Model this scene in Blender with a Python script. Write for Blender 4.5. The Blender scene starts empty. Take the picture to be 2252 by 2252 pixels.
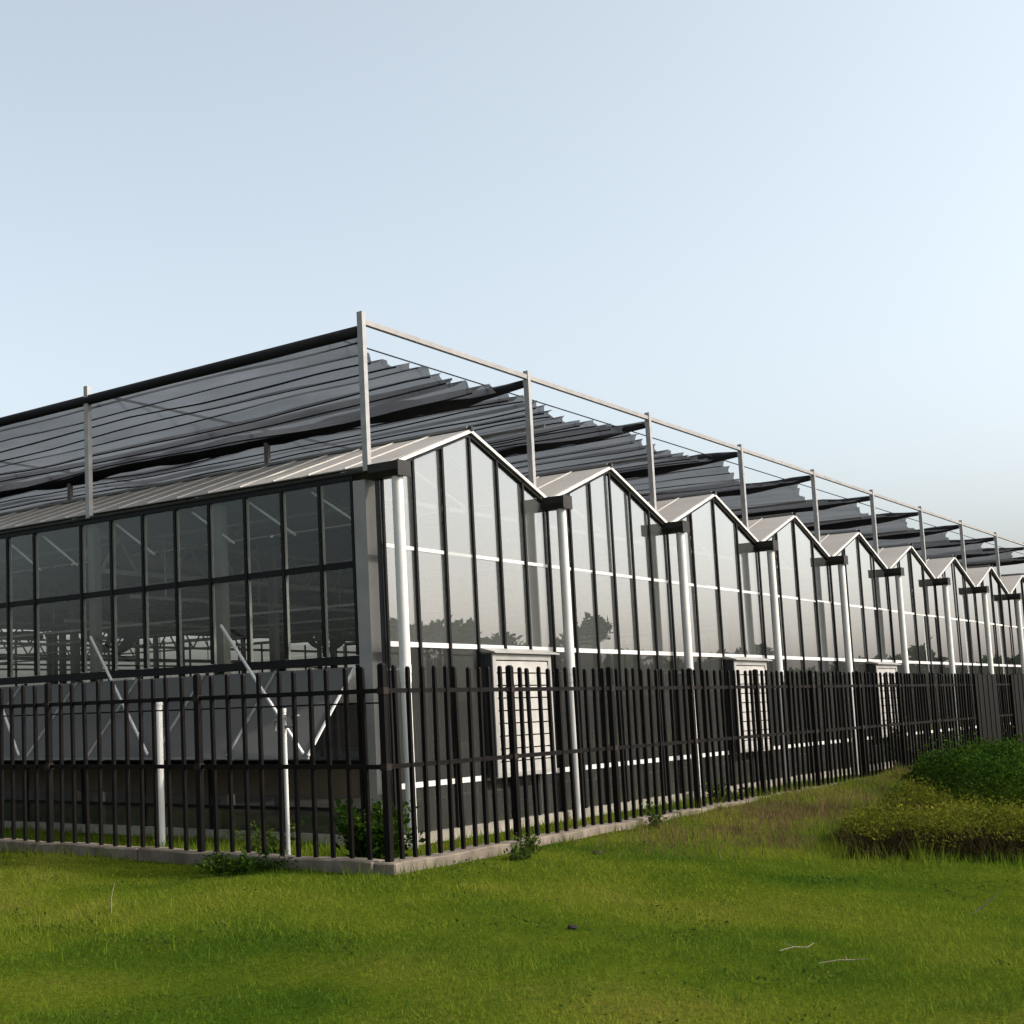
import bpy, bmesh, math, random
import numpy as np
from mathutils import Vector, Matrix
random.seed(7); RNG = np.random.default_rng(11)
S = bpy.context.scene
COL = S.collection
R = math.radians

# ------------------------------------------------------------------ camera
def make_camera():
    cam = bpy.data.cameras.new('camera'); o = bpy.data.objects.new('camera', cam); COL.objects.link(o)
    yaw, pit, roll, f = 0.70994, 0.11085, -0.03017, 2995.14
    ppx, ppy, W = 536.23, 1240.88, 2252.0
    fw = Vector((math.cos(pit)*math.cos(yaw), math.cos(pit)*math.sin(yaw), math.sin(pit)))
    r = fw.cross(Vector((0, 0, 1))).normalized(); u = r.cross(fw)
    r2 = math.cos(roll)*r + math.sin(roll)*u; u2 = -math.sin(roll)*r + math.cos(roll)*u
    m = Matrix((r2, u2, -fw)).transposed().to_4x4(); m.translation = (-13.06834, -9.07621, 1.57737)
    o.matrix_world = m
    cam.sensor_fit = 'HORIZONTAL'; cam.sensor_width = 36; cam.lens = f/W*36
    cam.shift_x = (W/2-ppx)/W; cam.shift_y = (ppy-W/2)/W
    cam.clip_start = .1; cam.clip_end = 4000
    S.camera = o
make_camera()

# ------------------------------------------------------------------ light
SUN_AZ, SUN_EL = R(-69.0), R(36)           # azimuth from +X towards +Y
SKY_STRENGTH, SUN_STRENGTH = 0.15, 2.8
w = bpy.data.worlds.new('World'); S.world = w; w.use_nodes = True
nt = w.node_tree; nt.nodes.clear()
sky = nt.nodes.new('ShaderNodeTexSky'); sky.sky_type = 'NISHITA'; sky.sun_disc = False
sky.sun_elevation = SUN_EL; sky.sun_rotation = math.pi/2-SUN_AZ
sky.air_density = 1.0; sky.dust_density = 5.0; sky.ozone_density = 1.5; sky.altitude = 0
bg = nt.nodes.new('ShaderNodeBackground'); bg.inputs[1].default_value = SKY_STRENGTH
wo = nt.nodes.new('ShaderNodeOutputWorld')
hs = nt.nodes.new('ShaderNodeHueSaturation'); hs.inputs['Saturation'].default_value = .47; hs.inputs['Hue'].default_value = .479   # hazy air
nt.links.new(sky.outputs[0], hs.inputs['Color']); nt.links.new(hs.outputs[0], bg.inputs[0]); nt.links.new(bg.outputs[0], wo.inputs[0])
sl = bpy.data.lights.new('sun', 'SUN'); sl.energy = SUN_STRENGTH; sl.angle = R(2.5); sl.color = (1, .93, .82)
so = bpy.data.objects.new('sun', sl); COL.objects.link(so)
sd = Vector((math.cos(SUN_EL)*math.cos(SUN_AZ), math.cos(SUN_EL)*math.sin(SUN_AZ), math.sin(SUN_EL)))
so.rotation_euler = sd.to_track_quat('Z', 'Y').to_euler(); so.location = (20, -30, 30)
S.view_settings.view_transform = 'Standard'; S.view_settings.look = 'None'
S.view_settings.exposure = 0.97; S.view_settings.gamma = 1.0; S.view_settings.use_curve_mapping = False
S.render.engine = 'CYCLES'
S.cycles.max_bounces = 10; S.cycles.transparent_max_bounces = 40; S.cycles.diffuse_bounces = 4
S.cycles.caustics_reflective = False; S.cycles.caustics_refractive = False

# ------------------------------------------------------------------ materials
def newmat(name):
    m = bpy.data.materials.new(name); m.use_nodes = True; t = m.node_tree; t.nodes.clear()
    return m, t, t.nodes.new('ShaderNodeOutputMaterial')
def N(t, kind, **kw):
    n = t.nodes.new(kind)
    for k, v in kw.items():
        if k.startswith('i_'): n.inputs[k[2:].replace('_', ' ')].default_value = v
        else: setattr(n, k, v)
    return n
def noise(t, scale, detail=4, rough=.55, coord='Object', vec_scale=None):
    tc = N(t, 'ShaderNodeNewGeometry') if coord == 'World' else N(t, 'ShaderNodeTexCoord')
    out = tc.outputs['Position'] if coord == 'World' else tc.outputs[coord]
    if vec_scale:
        mp = N(t, 'ShaderNodeMapping'); mp.inputs['Scale'].default_value = vec_scale
        t.links.new(out, mp.inputs['Vector']); out = mp.outputs[0]
    n = N(t, 'ShaderNodeTexNoise'); n.inputs['Scale'].default_value = scale
    n.inputs['Detail'].default_value = detail; n.inputs['Roughness'].default_value = rough
    t.links.new(out, n.inputs['Vector']); return n.outputs['Fac']
def ramp(t, fac, stops):
    r = N(t, 'ShaderNodeValToRGB'); e = r.color_ramp.elements
    while len(e) < len(stops): e.new(.5)
    for k, (p, c) in enumerate(stops): e[k].position = p; e[k].color = (*c, 1)
    t.links.new(fac, r.inputs[0]); return r.outputs[0]
def paint(name, c1, c2=None, rough=.5, scale=3., metal=0., bump=0., coord='World', vs=None, bscale=40, spec=.5):
    m, t, o = newmat(name); b = N(t, 'ShaderNodeBsdfPrincipled')
    b.inputs['Roughness'].default_value = rough; b.inputs['Metallic'].default_value = metal; b.inputs['Specular IOR Level'].default_value = spec
    c2 = c2 or tuple(x*.8 for x in c1)
    t.links.new(ramp(t, noise(t, scale, 5, .6, coord, vs), [(.35, c1), (.7, c2)]), b.inputs['Base Color'])
    if bump:
        bp = N(t, 'ShaderNodeBump'); bp.inputs['Strength'].default_value = bump; bp.inputs['Distance'].default_value = .01
        t.links.new(noise(t, bscale, 6, .6, coord), bp.inputs['Height']); t.links.new(bp.outputs[0], b.inputs['Normal'])
    t.links.new(b.outputs[0], o.inputs[0]); return m
def glass(name, tint, r0, dust, dust_col=(.45, .45, .42), rough=0.0, wave=.0, grz=4.0, gain=1.0):
    """thin pane: transparent + Schlick reflection + a film of dust"""
    m, t, o = newmat(name)
    lw = N(t, 'ShaderNodeLayerWeight'); lw.inputs[0].default_value = .5
    p = N(t, 'ShaderNodeMath', operation='POWER'); p.inputs[1].default_value = grz
    t.links.new(lw.outputs['Facing'], p.inputs[0])
    f = N(t, 'ShaderNodeMath', operation='MULTIPLY_ADD'); f.inputs[1].default_value = gain; f.inputs[2].default_value = r0; f.use_clamp = True
    t.links.new(p.outputs[0], f.inputs[0])
    tr = N(t, 'ShaderNodeBsdfTransparent'); tr.inputs[0].default_value = (*tint, 1)
    gl = N(t, 'ShaderNodeBsdfGlossy'); gl.inputs['Roughness'].default_value = rough
    gl.inputs['Color'].default_value = (.93, .95, .95, 1)
    if wave:
        bp = N(t, 'ShaderNodeBump'); bp.inputs['Strength'].default_value = wave; bp.inputs['Distance'].default_value = .02
        t.links.new(noise(t, 1.3, 2, .5, 'World'), bp.inputs['Height']); t.links.new(bp.outputs[0], gl.inputs['Normal'])
    df = N(t, 'ShaderNodeBsdfDiffuse'); df.inputs[0].default_value = (*dust_col, 1)
    m1 = N(t, 'ShaderNodeMixShader'); m2 = N(t, 'ShaderNodeMixShader')
    mr = N(t, 'ShaderNodeMapRange'); mr.inputs['To Min'].default_value = dust*.6; mr.inputs['To Max'].default_value = dust*1.5
    t.links.new(noise(t, .9, 5, .6, 'World', (1, 1, .5)), mr.inputs[0]); t.links.new(mr.outputs[0], m1.inputs[0])
    t.links.new(tr.outputs[0], m1.inputs[1]); t.links.new(df.outputs[0], m1.inputs[2])
    t.links.new(f.outputs[0], m2.inputs[0]); t.links.new(m1.outputs[0], m2.inputs[1]); t.links.new(gl.outputs[0], m2.inputs[2])
    t.links.new(m2.outputs[0], o.inputs[0]); return m
def cloth(name, c1, c2, trans, scale=2., rough_noise=None, vs=(1, .25, 1)):
    m, t, o = newmat(name)
    col = ramp(t, noise(t, scale, 5, .6, 'World', vs), [(.3, c1), (.7, c2)])
    d = N(t, 'ShaderNodeBsdfDiffuse'); l = N(t, 'ShaderNodeBsdfTranslucent'); mx = N(t, 'ShaderNodeMixShader')
    mx.inputs[0].default_value = trans
    t.links.new(col, d.inputs[0]); t.links.new(col, l.inputs[0])
    t.links.new(d.outputs[0], mx.inputs[1]); t.links.new(l.outputs[0], mx.inputs[2]); t.links.new(mx.outputs[0], o.inputs[0])
    return m
def netting(name, c1, c2, trans, scale=2., open_=.11):
    m = cloth(name, c1, c2, trans, scale); t = m.node_tree; o = [n for n in t.nodes if n.type == 'OUTPUT_MATERIAL'][0]
    src = o.inputs[0].links[0].from_socket; tr = N(t, 'ShaderNodeBsdfTransparent'); mx = N(t, 'ShaderNodeMixShader')
    mr = N(t, 'ShaderNodeMapRange'); mr.inputs['To Min'].default_value = open_*.3; mr.inputs['To Max'].default_value = open_*1.7
    t.links.new(noise(t, .8, 4, .6, 'World', (1, .4, 1)), mr.inputs[0]); t.links.new(mr.outputs[0], mx.inputs[0])
    t.links.new(src, mx.inputs[1]); t.links.new(tr.outputs[0], mx.inputs[2]); t.links.new(mx.outputs[0], o.inputs[0]); return m
def leaf(name, stops, trans=.35, scale=6., rnd=.35, base=None):
    m, t, o = newmat(name)
    n = noise(t, scale, 4, .6, 'World')
    a = N(t, 'ShaderNodeAttribute', attribute_name='tone', attribute_type='GEOMETRY')
    mx = N(t, 'ShaderNodeMix'); mx.data_type = 'FLOAT'; mx.inputs[0].default_value = rnd
    t.links.new(n, mx.inputs[2]); t.links.new(a.outputs['Fac'], mx.inputs[3])
    col = ramp(t, mx.outputs[0], stops)
    d = N(t, 'ShaderNodeBsdfDiffuse'); l = N(t, 'ShaderNodeBsdfTranslucent'); s = N(t, 'ShaderNodeMixShader'); s.inputs[0].default_value = trans
    t.links.new(col, d.inputs[0]); t.links.new(col, l.inputs[0])
    t.links.new(d.outputs[0], s.inputs[1]); t.links.new(l.outputs[0], s.inputs[2]); t.links.new(s.outputs[0], o.inputs[0])
    return m
M = {}
M['white'] = paint('white_painted_steel', (.45, .447, .43), (.37, .367, .35), .5, 1.5)
M['alu'] = paint('mill_aluminium', (.16, .16, .155), (.12, .12, .117), .5, 4)
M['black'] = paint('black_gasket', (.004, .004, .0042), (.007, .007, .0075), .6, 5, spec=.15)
M['dark_alu'] = paint('dark_aluminium', (.02, .02, .021), (.012, .012, .013), .5, 3, spec=.3)
M['gutter'] = paint('dark_gutter', (.020, .018, .017), (.012, .0115, .011), .6, 3, spec=.2)
M['column'] = paint('galvanised_column', (.215, .21, .20), (.17, .166, .16), .6, 2.5)
M['post'] = paint('galvanised_post', (.25, .245, .24), (.18, .177, .175), .45, 6, .15)
M['rail'] = paint('galvanised_rail', (.20, .19, .18), (.15, .143, .137), .5, 4)
M['fence'] = paint('black_fence_paint', (.0022, .0020, .0022), (.0052, .0036, .003), .5, 6, spec=.08)
M['concrete'] = paint('plinth_concrete', (.16, .134, .108), (.070, .058, .045), .95, 3.2, 0, .8, spec=.1)
M['found'] = paint('foundation_concrete', (.30, .275, .22), (.2, .18, .14), .9, 2, 0, .5)
M['floor'] = paint('floor_concrete', (.09, .085, .075), (.05, .047, .04), .9, .8, 0, .3)
M['pane_gable'] = glass('gable_glass', (.68, .69, .68), .115, .13, (.31, .325, .31), 0.0, .005, 3.6, 1.8)
M['pane_low'] = glass('lower_glass', (.55, .56, .55), .05, .17, (.105, .107, .10), 0.0, .008)
M['pane_side'] = glass('side_glass', (.93, .94, .92), .020, .008, (.15, .15, .14), 0.0, .008)
M['roof'] = cloth('frosted_roof_glass', (.27, .26, .245), (.215, .207, .195), .10, .7)
M['flap'] = cloth('flap_film', (.125, .124, .120), (.095, .094, .090), .3, 1.2)
M['panel'] = paint('dark_wall_panel', (.06, .05, .042), (.045, .038, .032), .7, 2)
M['brown'] = paint('brown_panel', (.105, .075, .052), (.075, .055, .04), .75, 1.5)
M['net'] = netting('shade_net', (.082, .087, .096), (.038, .041, .047), .5, 2.2, .13)
M['bundle'] = cloth('gathered_net', (.030, .030, .033), (.019, .019, .0215), .2, 3)
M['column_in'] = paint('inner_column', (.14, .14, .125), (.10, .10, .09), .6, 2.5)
M['clamp'] = paint('rusty_clamp', (.020, .012, .009), (.008, .006, .005), .7, 9, spec=.15)
M['truss'] = paint('dull_truss', (.26, .26, .23), (.17, .17, .15), .6, 3, spec=.2)
M['cord'] = paint('net_cord', (.012, .012, .014), (.009, .009, .010), .8, 3, spec=.1)
M['roof_bar'] = paint('roof_bar_grey', (.34, .325, .30), (.28, .27, .25), .5, 3)
M['louvre'] = paint('white_louvre', (.27, .26, .24), (.19, .182, .165), .7, 4, 0, .15)
M['fan_frame'] = paint('fan_frame_grey', (.22, .215, .2), (.16, .155, .145), .5, 3)
M['fan_green'] = paint('fan_green', (.03, .06, .052), (.022, .04, .036), .5, 3)
M['screen'] = cloth('energy_screen', (.30, .27, .19), (.16, .145, .10), .3, 1.)
M['pvc'] = paint('white_pvc', (.50, .495, .47), (.43, .425, .40), .45, 2)
M['twig'] = paint('dry_twig', (.17, .14, .095), (.09, .075, .05), .9, 10)
M['stone'] = paint('dark_stone', (.022, .018, .015), (.013, .011, .010), .95, 8, spec=.1)
M['stem'] = leaf('brown_stems', [(.2, (.014, .010, .005)), (.5, (.032, .024, .011)), (.8, (.06, .046, .022))], .1, 9, .6)
M['leaf_low'] = leaf('yellow_green_leaf', [(.25, (.026, .038, .006)), (.5, (.072, .082, .010)), (.8, (.15, .14, .016))], .35, 5, .5)
M['leaf_dark'] = leaf('dark_green_leaf', [(.25, (.006, .018, .003)), (.5, (.018, .042, .006)), (.8, (.06, .09, .011))], .3, 2.5, .5)
M['leaf_weed'] = leaf('weed_leaf', [(.25, (.022, .042, .009)), (.55, (.042, .066, .013)), (.85, (.085, .095, .025))], .3, 6, .5)
M['leaf_tree'] = leaf('tree_leaf', [(.25, (.012, .022, .010)), (.6, (.03, .05, .02)), (.9, (.05, .075, .03))], .25, .6, .5)
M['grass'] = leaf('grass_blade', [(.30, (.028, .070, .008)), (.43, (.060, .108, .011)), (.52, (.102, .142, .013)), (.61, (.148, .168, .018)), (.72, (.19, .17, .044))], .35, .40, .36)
M['dry'] = leaf('dry_grass_blade', [(.25, (.055, .036, .018)), (.5, (.10, .07, .036)), (.8, (.16, .12, .06))], .3, 3, .5)
def soil():
    m, t, o = newmat('lawn_soil'); b = N(t, 'ShaderNodeBsdfPrincipled'); b.inputs['Roughness'].default_value = 1; b.inputs['Specular IOR Level'].default_value = 0
    a = ramp(t, noise(t, .42, 4, .6, 'World'), [(.3, (.012, .032, .003)), (.5, (.045, .062, .005)), (.7, (.075, .075, .012))])
    f = ramp(t, noise(t, 25, 5, .7, 'World'), [(.3, (.4, .4, .4)), (.7, (1.2, 1.2, 1.2))])
    mx = N(t, 'ShaderNodeMix'); mx.data_type = 'RGBA'; mx.blend_type = 'MULTIPLY'; mx.inputs[0].default_value = 1
    t.links.new(a, mx.inputs[6]); t.links.new(f, mx.inputs[7]); t.links.new(mx.outputs[2], b.inputs['Base Color'])
    t.links.new(b.outputs[0], o.inputs[0]); return m
M['soil'] = soil()

# ------------------------------------------------------------------ helpers
def link(name, mesh, mat=None, parent=None):
    o = bpy.data.objects.new(name, mesh); COL.objects.link(o)
    if parent is not None: o.parent = parent
    if mat is not None and mesh is not None and not mesh.materials: mesh.materials.append(mat)
    return o
def tag(o, label=None, cat=None, group=None, kind=None):
    for k, v in (('label', label), ('category', cat), ('group', group), ('kind', kind)):
        if v: o[k] = v
    return o
def thing(name, loc, label, cat, group=None):
    o = bpy.data.objects.new(name, None); COL.objects.link(o); o.location = loc
    o.empty_display_size = .2
    return tag(o, label, cat, group)
_cubes = {}
def cube_mesh(mat):
    if mat.name not in _cubes:
        bm = bmesh.new(); bmesh.ops.create_cube(bm, size=1)
        me = bpy.data.meshes.new('block'); bm.to_mesh(me); bm.free(); me.materials.append(mat); _cubes[mat.name] = me
    return _cubes[mat.name]
def box(name, mat, lo, hi, parent=None):
    """axis-aligned block sharing one mesh per material; lo/hi in parent space"""
    o = link(name, cube_mesh(mat), None, parent)
    o.location = [(a+b)/2 for a, b in zip(lo, hi)]; o.scale = [max(abs(b-a), 1e-4) for a, b in zip(lo, hi)]
    return o
def bar(name, mat, p, q, wid, dep, parent=None, up=(0, 0, 1)):
    p, q = Vector(p), Vector(q); z = (q-p); L = z.length; z.normalize()
    x = Vector(up).cross(z)
    if x.length < 1e-4: x = Vector((1, 0, 0)).cross(z)
    x.normalize(); y = z.cross(x)
    o = link(name, cube_mesh(mat), None, parent)
    m = Matrix((x, y, z)).transposed().to_4x4() @ Matrix.Diagonal((wid, dep, L, 1)); m.translation = (p+q)/2
    o.matrix_local = m
    return o
class MB:
    def __init__(s): s.v = []; s.f = []
    def box(s, lo, hi):
        b = len(s.v); x0, y0, z0 = lo; x1, y1, z1 = hi
        s.v += [(x0,y0,z0),(x1,y0,z0),(x1,y1,z0),(x0,y1,z0),(x0,y0,z1),(x1,y0,z1),(x1,y1,z1),(x0,y1,z1)]
        s.f += [tuple(b+i for i in q) for q in ((0,3,2,1),(4,5,6,7),(0,1,5,4),(1,2,6,5),(2,3,7,6),(3,0,4,7))]
    def bar(s, p, q, wid, dep=None, up=(0, 0, 1)):
        dep = dep or wid; p, q = Vector(p), Vector(q); z = (q-p).normalized(); x = Vector(up).cross(z)
        if x.length < 1e-4: x = Vector((1, 0, 0)).cross(z)
        x.normalize(); y = z.cross(x); b = len(s.v)
        for c in (p, q):
            for i, j in ((-1,-1),(1,-1),(1,1),(-1,1)): s.v.append(tuple(c+x*(i*wid/2)+y*(j*dep/2)))
        s.f += [tuple(b+i for i in t) for t in ((0,3,2,1),(4,5,6,7),(0,1,5,4),(1,2,6,5),(2,3,7,6),(3,0,4,7))]
    def tube(s, pts, rad, n=10, cap=True):
        rad = rad if hasattr(rad, '__len__') else [rad]*len(pts); b = len(s.v); P = [Vector(p) for p in pts]
        for k, c in enumerate(P):
            d = (P[min(k+1, len(P)-1)]-P[max(k-1, 0)]).normalized()
            x = d.orthogonal().normalized() if abs(d.z) > .9 else d.cross(Vector((0, 0, 1))).normalized(); y = d.cross(x)
            for i in range(n):
                a = 2*math.pi*i/n; s.v.append(tuple(c+(x*math.cos(a)+y*math.sin(a))*rad[k]))
        for k in range(len(P)-1):
            for i in range(n):
                s.f.append((b+k*n+i, b+k*n+(i+1) % n, b+(k+1)*n+(i+1) % n, b+(k+1)*n+i))
        if cap:
            s.f.append(tuple(b+i for i in range(n))[::-1]); s.f.append(tuple(b+(len(P)-1)*n+i for i in range(n)))
    def prism(s, poly, d):
        """extrude polygon by vector d"""
        b = len(s.v); n = len(poly); s.v += [tuple(p) for p in poly] + [tuple(Vector(p)+Vector(d)) for p in poly]
        s.f.append(tuple(range(b, b+n))); s.f.append(tuple(range(b+2*n-1, b+n-1, -1)))
        for i in range(n): j = (i+1) % n; s.f.append((b+i, b+n+i, b+n+j, b+j))
    def mesh(s, name, smooth=False):
        me = bpy.data.meshes.new(name); me.from_pydata(s.v, [], s.f); me.validate()
        bm = bmesh.new(); bm.from_mesh(me); bmesh.ops.recalc_face_normals(bm, faces=bm.faces); bm.to_mesh(me); bm.free()
        if smooth: me.polygons.foreach_set('use_smooth', [True]*len(me.polygons))
        return me
    def build(s, name, mat, parent=None, smooth=False): return link(name, s.mesh(name, smooth), mat, parent)
def tri_mesh(name, V, F, tone=None):
    """V (n,3), F (m,k) equal-size faces, tone per vertex"""
    me = bpy.data.meshes.new(name); n, k = F.shape
    me.vertices.add(len(V)); me.vertices.foreach_set('co', V.astype(np.float32).ravel())
    me.loops.add(n*k); me.loops.foreach_set('vertex_index', F.astype(np.int32).ravel())
    me.polygons.add(n); me.polygons.foreach_set('loop_start', np.arange(0, n*k, k, dtype=np.int32))
    me.update(calc_edges=True)
    if tone is not None:
        a = me.attributes.new('tone', 'FLOAT', 'POINT'); a.data.foreach_set('value', tone.astype(np.float32))
    return me
def vnoise(x, y, s, seed=0):
    """smooth value noise, numpy, about -1..1"""
    x = np.asarray(x, float)/s; y = np.asarray(y, float)/s
    xi = np.floor(x).astype(int); yi = np.floor(y).astype(int); xf = x-xi; yf = y-yi
    def h(a, b):
        n = (a*374761393 + b*668265263 + seed*144665) & 0x7fffffff
        n = ((n ^ (n >> 13))*1274126177) & 0x7fffffff
        return (n & 0xffff)/32767.5-1
    u = xf*xf*(3-2*xf); v = yf*yf*(3-2*yf)
    return (h(xi, yi)*(1-u)+h(xi+1, yi)*u)*(1-v)+(h(xi, yi+1)*(1-u)+h(xi+1, yi+1)*u)*v

# ------------------------------------------------------------------ dimensions
W = 4.0; NB = 10; D = 24.3; XE = W*NB
ZG, ZR = 4.44, 5.13            # gutter, ridge
ZF, ZL, ZS, ZM = .15, .71, 2.36, 3.52   # foundation, low rail, sill, mid rail
SIDE_SILL, SIDE_MID = 2.20, 3.33
ROW = 4.83; Y0 = .18; ZT = 6.24
YF, XF = -2.19, -3.25          # fence planes
YC = -2.19
def roof_z(x): x = x % W; return ZG+(ZR-ZG)*(1-abs(x-W/2)/(W/2))

# ------------------------------------------------------------------ ground
def lawn_z(x, y):
    x = np.asarray(x, float); y = np.asarray(y, float)
    d = np.minimum(np.clip(XF-x, 0, 99), 99) ; e = np.clip(YF-y, 0, 99)
    dist = np.where((x < XF) & (y < YF), np.hypot(d, e), np.where(x < XF, d, e))
    out = (x < XF) | (y < YF)
    near = np.exp(-dist/2.2)
    z = near*(.19+.012*np.clip(x+3, 0, 16)) + .075*vnoise(x, y, 1.7, 1)*(1-near*.85)+.06*vnoise(x, y, 4.1, 2)*(1-near)+.012*vnoise(x, y, .6, 3)
    return np.where(out, z, .03+.01*vnoise(x, y, .8, 5))
def build_ground():
    g = MB(); n = 64
    g.v = [(0, 0, -.12)]+[(1500*math.cos(2*math.pi*i/n), 1500*math.sin(2*math.pi*i/n), -.12) for i in range(n)]
    g.f = [(0, 1+i, 1+(i+1) % n) for i in range(n)]
    tag(g.build('ground', M['soil']), kind='structure')
    xs = np.concatenate([np.arange(-14, 6, .16), np.arange(6, 46.1, .5)]); ys = np.concatenate([np.arange(-14, -1, .16), np.arange(-1, 30.1, .5)])
    X, Y = np.meshgrid(xs, ys); Z = lawn_z(X, Y)
    V = np.stack([X.ravel(), Y.ravel(), Z.ravel()], 1); nx, ny = len(xs), len(ys)
    i, j = np.meshgrid(np.arange(nx-1), np.arange(ny-1)); a = (j*nx+i).ravel()
    F = np.stack([a, a+1, a+nx+1, a+nx], 1)
    me = tri_mesh('lawn', V, F); me.polygons.foreach_set('use_smooth', [True]*len(me.polygons))
    tag(link('lawn', me, M['soil']), kind='structure')
    box('greenhouse_floor', M['floor'], (.06, .06, -.05), (XE-.06, D-.06, .12)); tag(bpy.data.objects['greenhouse_floor'], kind='structure')
build_ground()

# ------------------------------------------------------------------ greenhouse
GH = thing('greenhouse', (0, 0, 0), 'long multi-span glass greenhouse with a row of pointed gables and dark glazing bars', 'greenhouse')
def quad_prism(poly, d, mat, name, parent, loc=(0, 0, 0)):
    m = MB(); m.prism(poly, d); o = m.build(name, mat, parent); o.location = loc; return o

def build_gables():
    T = .008
    def bay_meshes(np_):
        pw = W/np_; panes = []
        for k in range(np_):
            x0, x1 = k*pw+.004, (k+1)*pw-.004
            for (za, zb, mat) in ((ZF, ZL, 'pane_low'), (ZL, ZS, 'pane_low'), (ZS, ZM, 'pane_gable'), (ZM, None, 'pane_gable')):
                za += .004
                m = MB()
                if zb is not None: m.box((x0, 0, za), (x1, T, zb-.004))
                else: m.prism([(x0, 0, za), (x1, 0, za), (x1, 0, roof_z(x1)-.03), (x0, 0, roof_z(x0+1e-6)-.03)], (0, T, 0))
                me = m.mesh('pane'); me.materials.append(M[mat]); panes.append(me)
        bars = []
        for k in range(np_):
            x = k*pw; top = roof_z(x)-.02 if k else ZG-.14
            m = MB(); m.box((x-.020, -.036, ZF), (x+.020, -.008, top)); me = m.mesh('glazing_bar'); me.materials.append(M['black'])
            m = MB(); m.box((x-.018, T+.012, ZF), (x+.018, T+.06, top)); me2 = m.mesh('bar_body'); me2.materials.append(M['dark_alu'])
            bars.append((me, me2))
        return panes, bars
    near, far = bay_meshes(6), bay_meshes(4)
    for i in range(NB):
        # rails of this gable: the part that carries its panes and bars
        m = MB()
        m.box((0.03, -.012, ZS-.03), (W-.03, .055, ZS+.03)); m.box((0.03, -.006, ZM-.022), (W-.03, .05, ZM+.022))
        m.box((0.03, -.010, ZL-.032), (W-.03, .055, ZL+.032))
        fr = m.build('gable_frame', M['white'], GH); fr.location = (i*W, 0, 0)
        panes, bars = near if i < 2 else far
        for me in panes:
            o = link('pane', me, None, fr); o.rotation_euler = (random.uniform(-.0022, .0022), 0, random.uniform(-.0018, .0018))
        for me, me2 in bars:
            link('glazing_bar', me, None, fr); link('bar_body', me2, None, fr)
        # verges, white lit trims along the gable slopes, dark underline
        for a, b in (((0.05, ZG+.0), (W/2-.0, ZR)), ((W/2, ZR), (W-.05, ZG+.0))):
            bar('verge', M['white'], (a[0], -.05, a[1]+.015), (b[0], -.05, b[1]+.015), .042, .036 if i < 3 else .022, fr, (0, 1, 0))
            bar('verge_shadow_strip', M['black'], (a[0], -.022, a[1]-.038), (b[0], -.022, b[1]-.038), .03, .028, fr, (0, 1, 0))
        box('ridge_cap', M['dark_alu'], (W/2-.035, -.09, ZR+.02), (W/2+.035, -.03, ZR+.07), fr)
    # foundation strip
    box('foundation', M['found'], (-.06, -.10, -.05), (XE+.06, .02, ZF), GH)
    box('foundation', M['found'], (-.06, .021, -.05), (.05, D, ZF), GH)
    box('foundation', M['found'], (XE-.05, .021, -.05), (XE+.06, D, ZF), GH)
    box('foundation', M['found'], (.051, D-.05, -.05), (XE-.051, D+.06, ZF), GH)
build_gables()

def build_columns_gutters():
    # front columns just behind the glass at every valley
    for i in range(NB+1):
        x = i*W
        for j, y in enumerate([.2, .2+2.413, .2+4.826] if i == 0 else [.2]):
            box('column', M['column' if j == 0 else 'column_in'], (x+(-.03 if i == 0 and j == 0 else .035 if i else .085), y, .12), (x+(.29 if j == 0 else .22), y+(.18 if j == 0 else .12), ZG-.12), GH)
        for k in range(1, 6):
            if i == 0 and k == 1: continue
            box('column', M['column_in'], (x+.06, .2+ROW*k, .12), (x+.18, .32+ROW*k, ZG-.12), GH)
        # gutter: trough along the valley with a flared outer end
        m = MB(); n = 26 if i else 22
        prof = [(-.10, .07), (-.10, -.02), (-.055, -.085), (.055, -.085), (.10, -.02), (.10, .07)]
        k_ = .9 if i else .34; m.prism([(x+a*k_, .05, ZG-.055+(.0 if i else .035)+b*k_) for a, b in prof], (0, D-.05, 0))
        gt = m.build('gutter', M['gutter'], GH)
        m = MB(); m.prism([(x+a*1.25, -.33, ZG-.05+b*1.1) for a, b in prof], (0, .66 if i else .42, 0)); m.box((x-.13, -.345, ZG-.15), (x+.13, -.33, ZG+.035))
        ge = m.build('gutter_end', M['gutter'], gt)
        # downpipe under the gutter end
        m = MB(); m.tube([(x, -.24, ZG-.14), (x, -.24, 1.9)], .066, 18, False); m.tube([(x, -.24, 1.92), (x, -.24, .02)], .060, 18, False)
        dp = m.build('downpipe', M['pvc'], GH, True)
        m = MB(); m.tube([(x, -.24, ZS-.35), (x, -.24, ZS-.25)], .071, 16); m.box((x-.015, -.18, ZS-.315), (x+.015, .0, ZS-.285))
        m.build('pipe_bracket', M['pvc'], dp, False)
build_columns_gutters()

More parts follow.
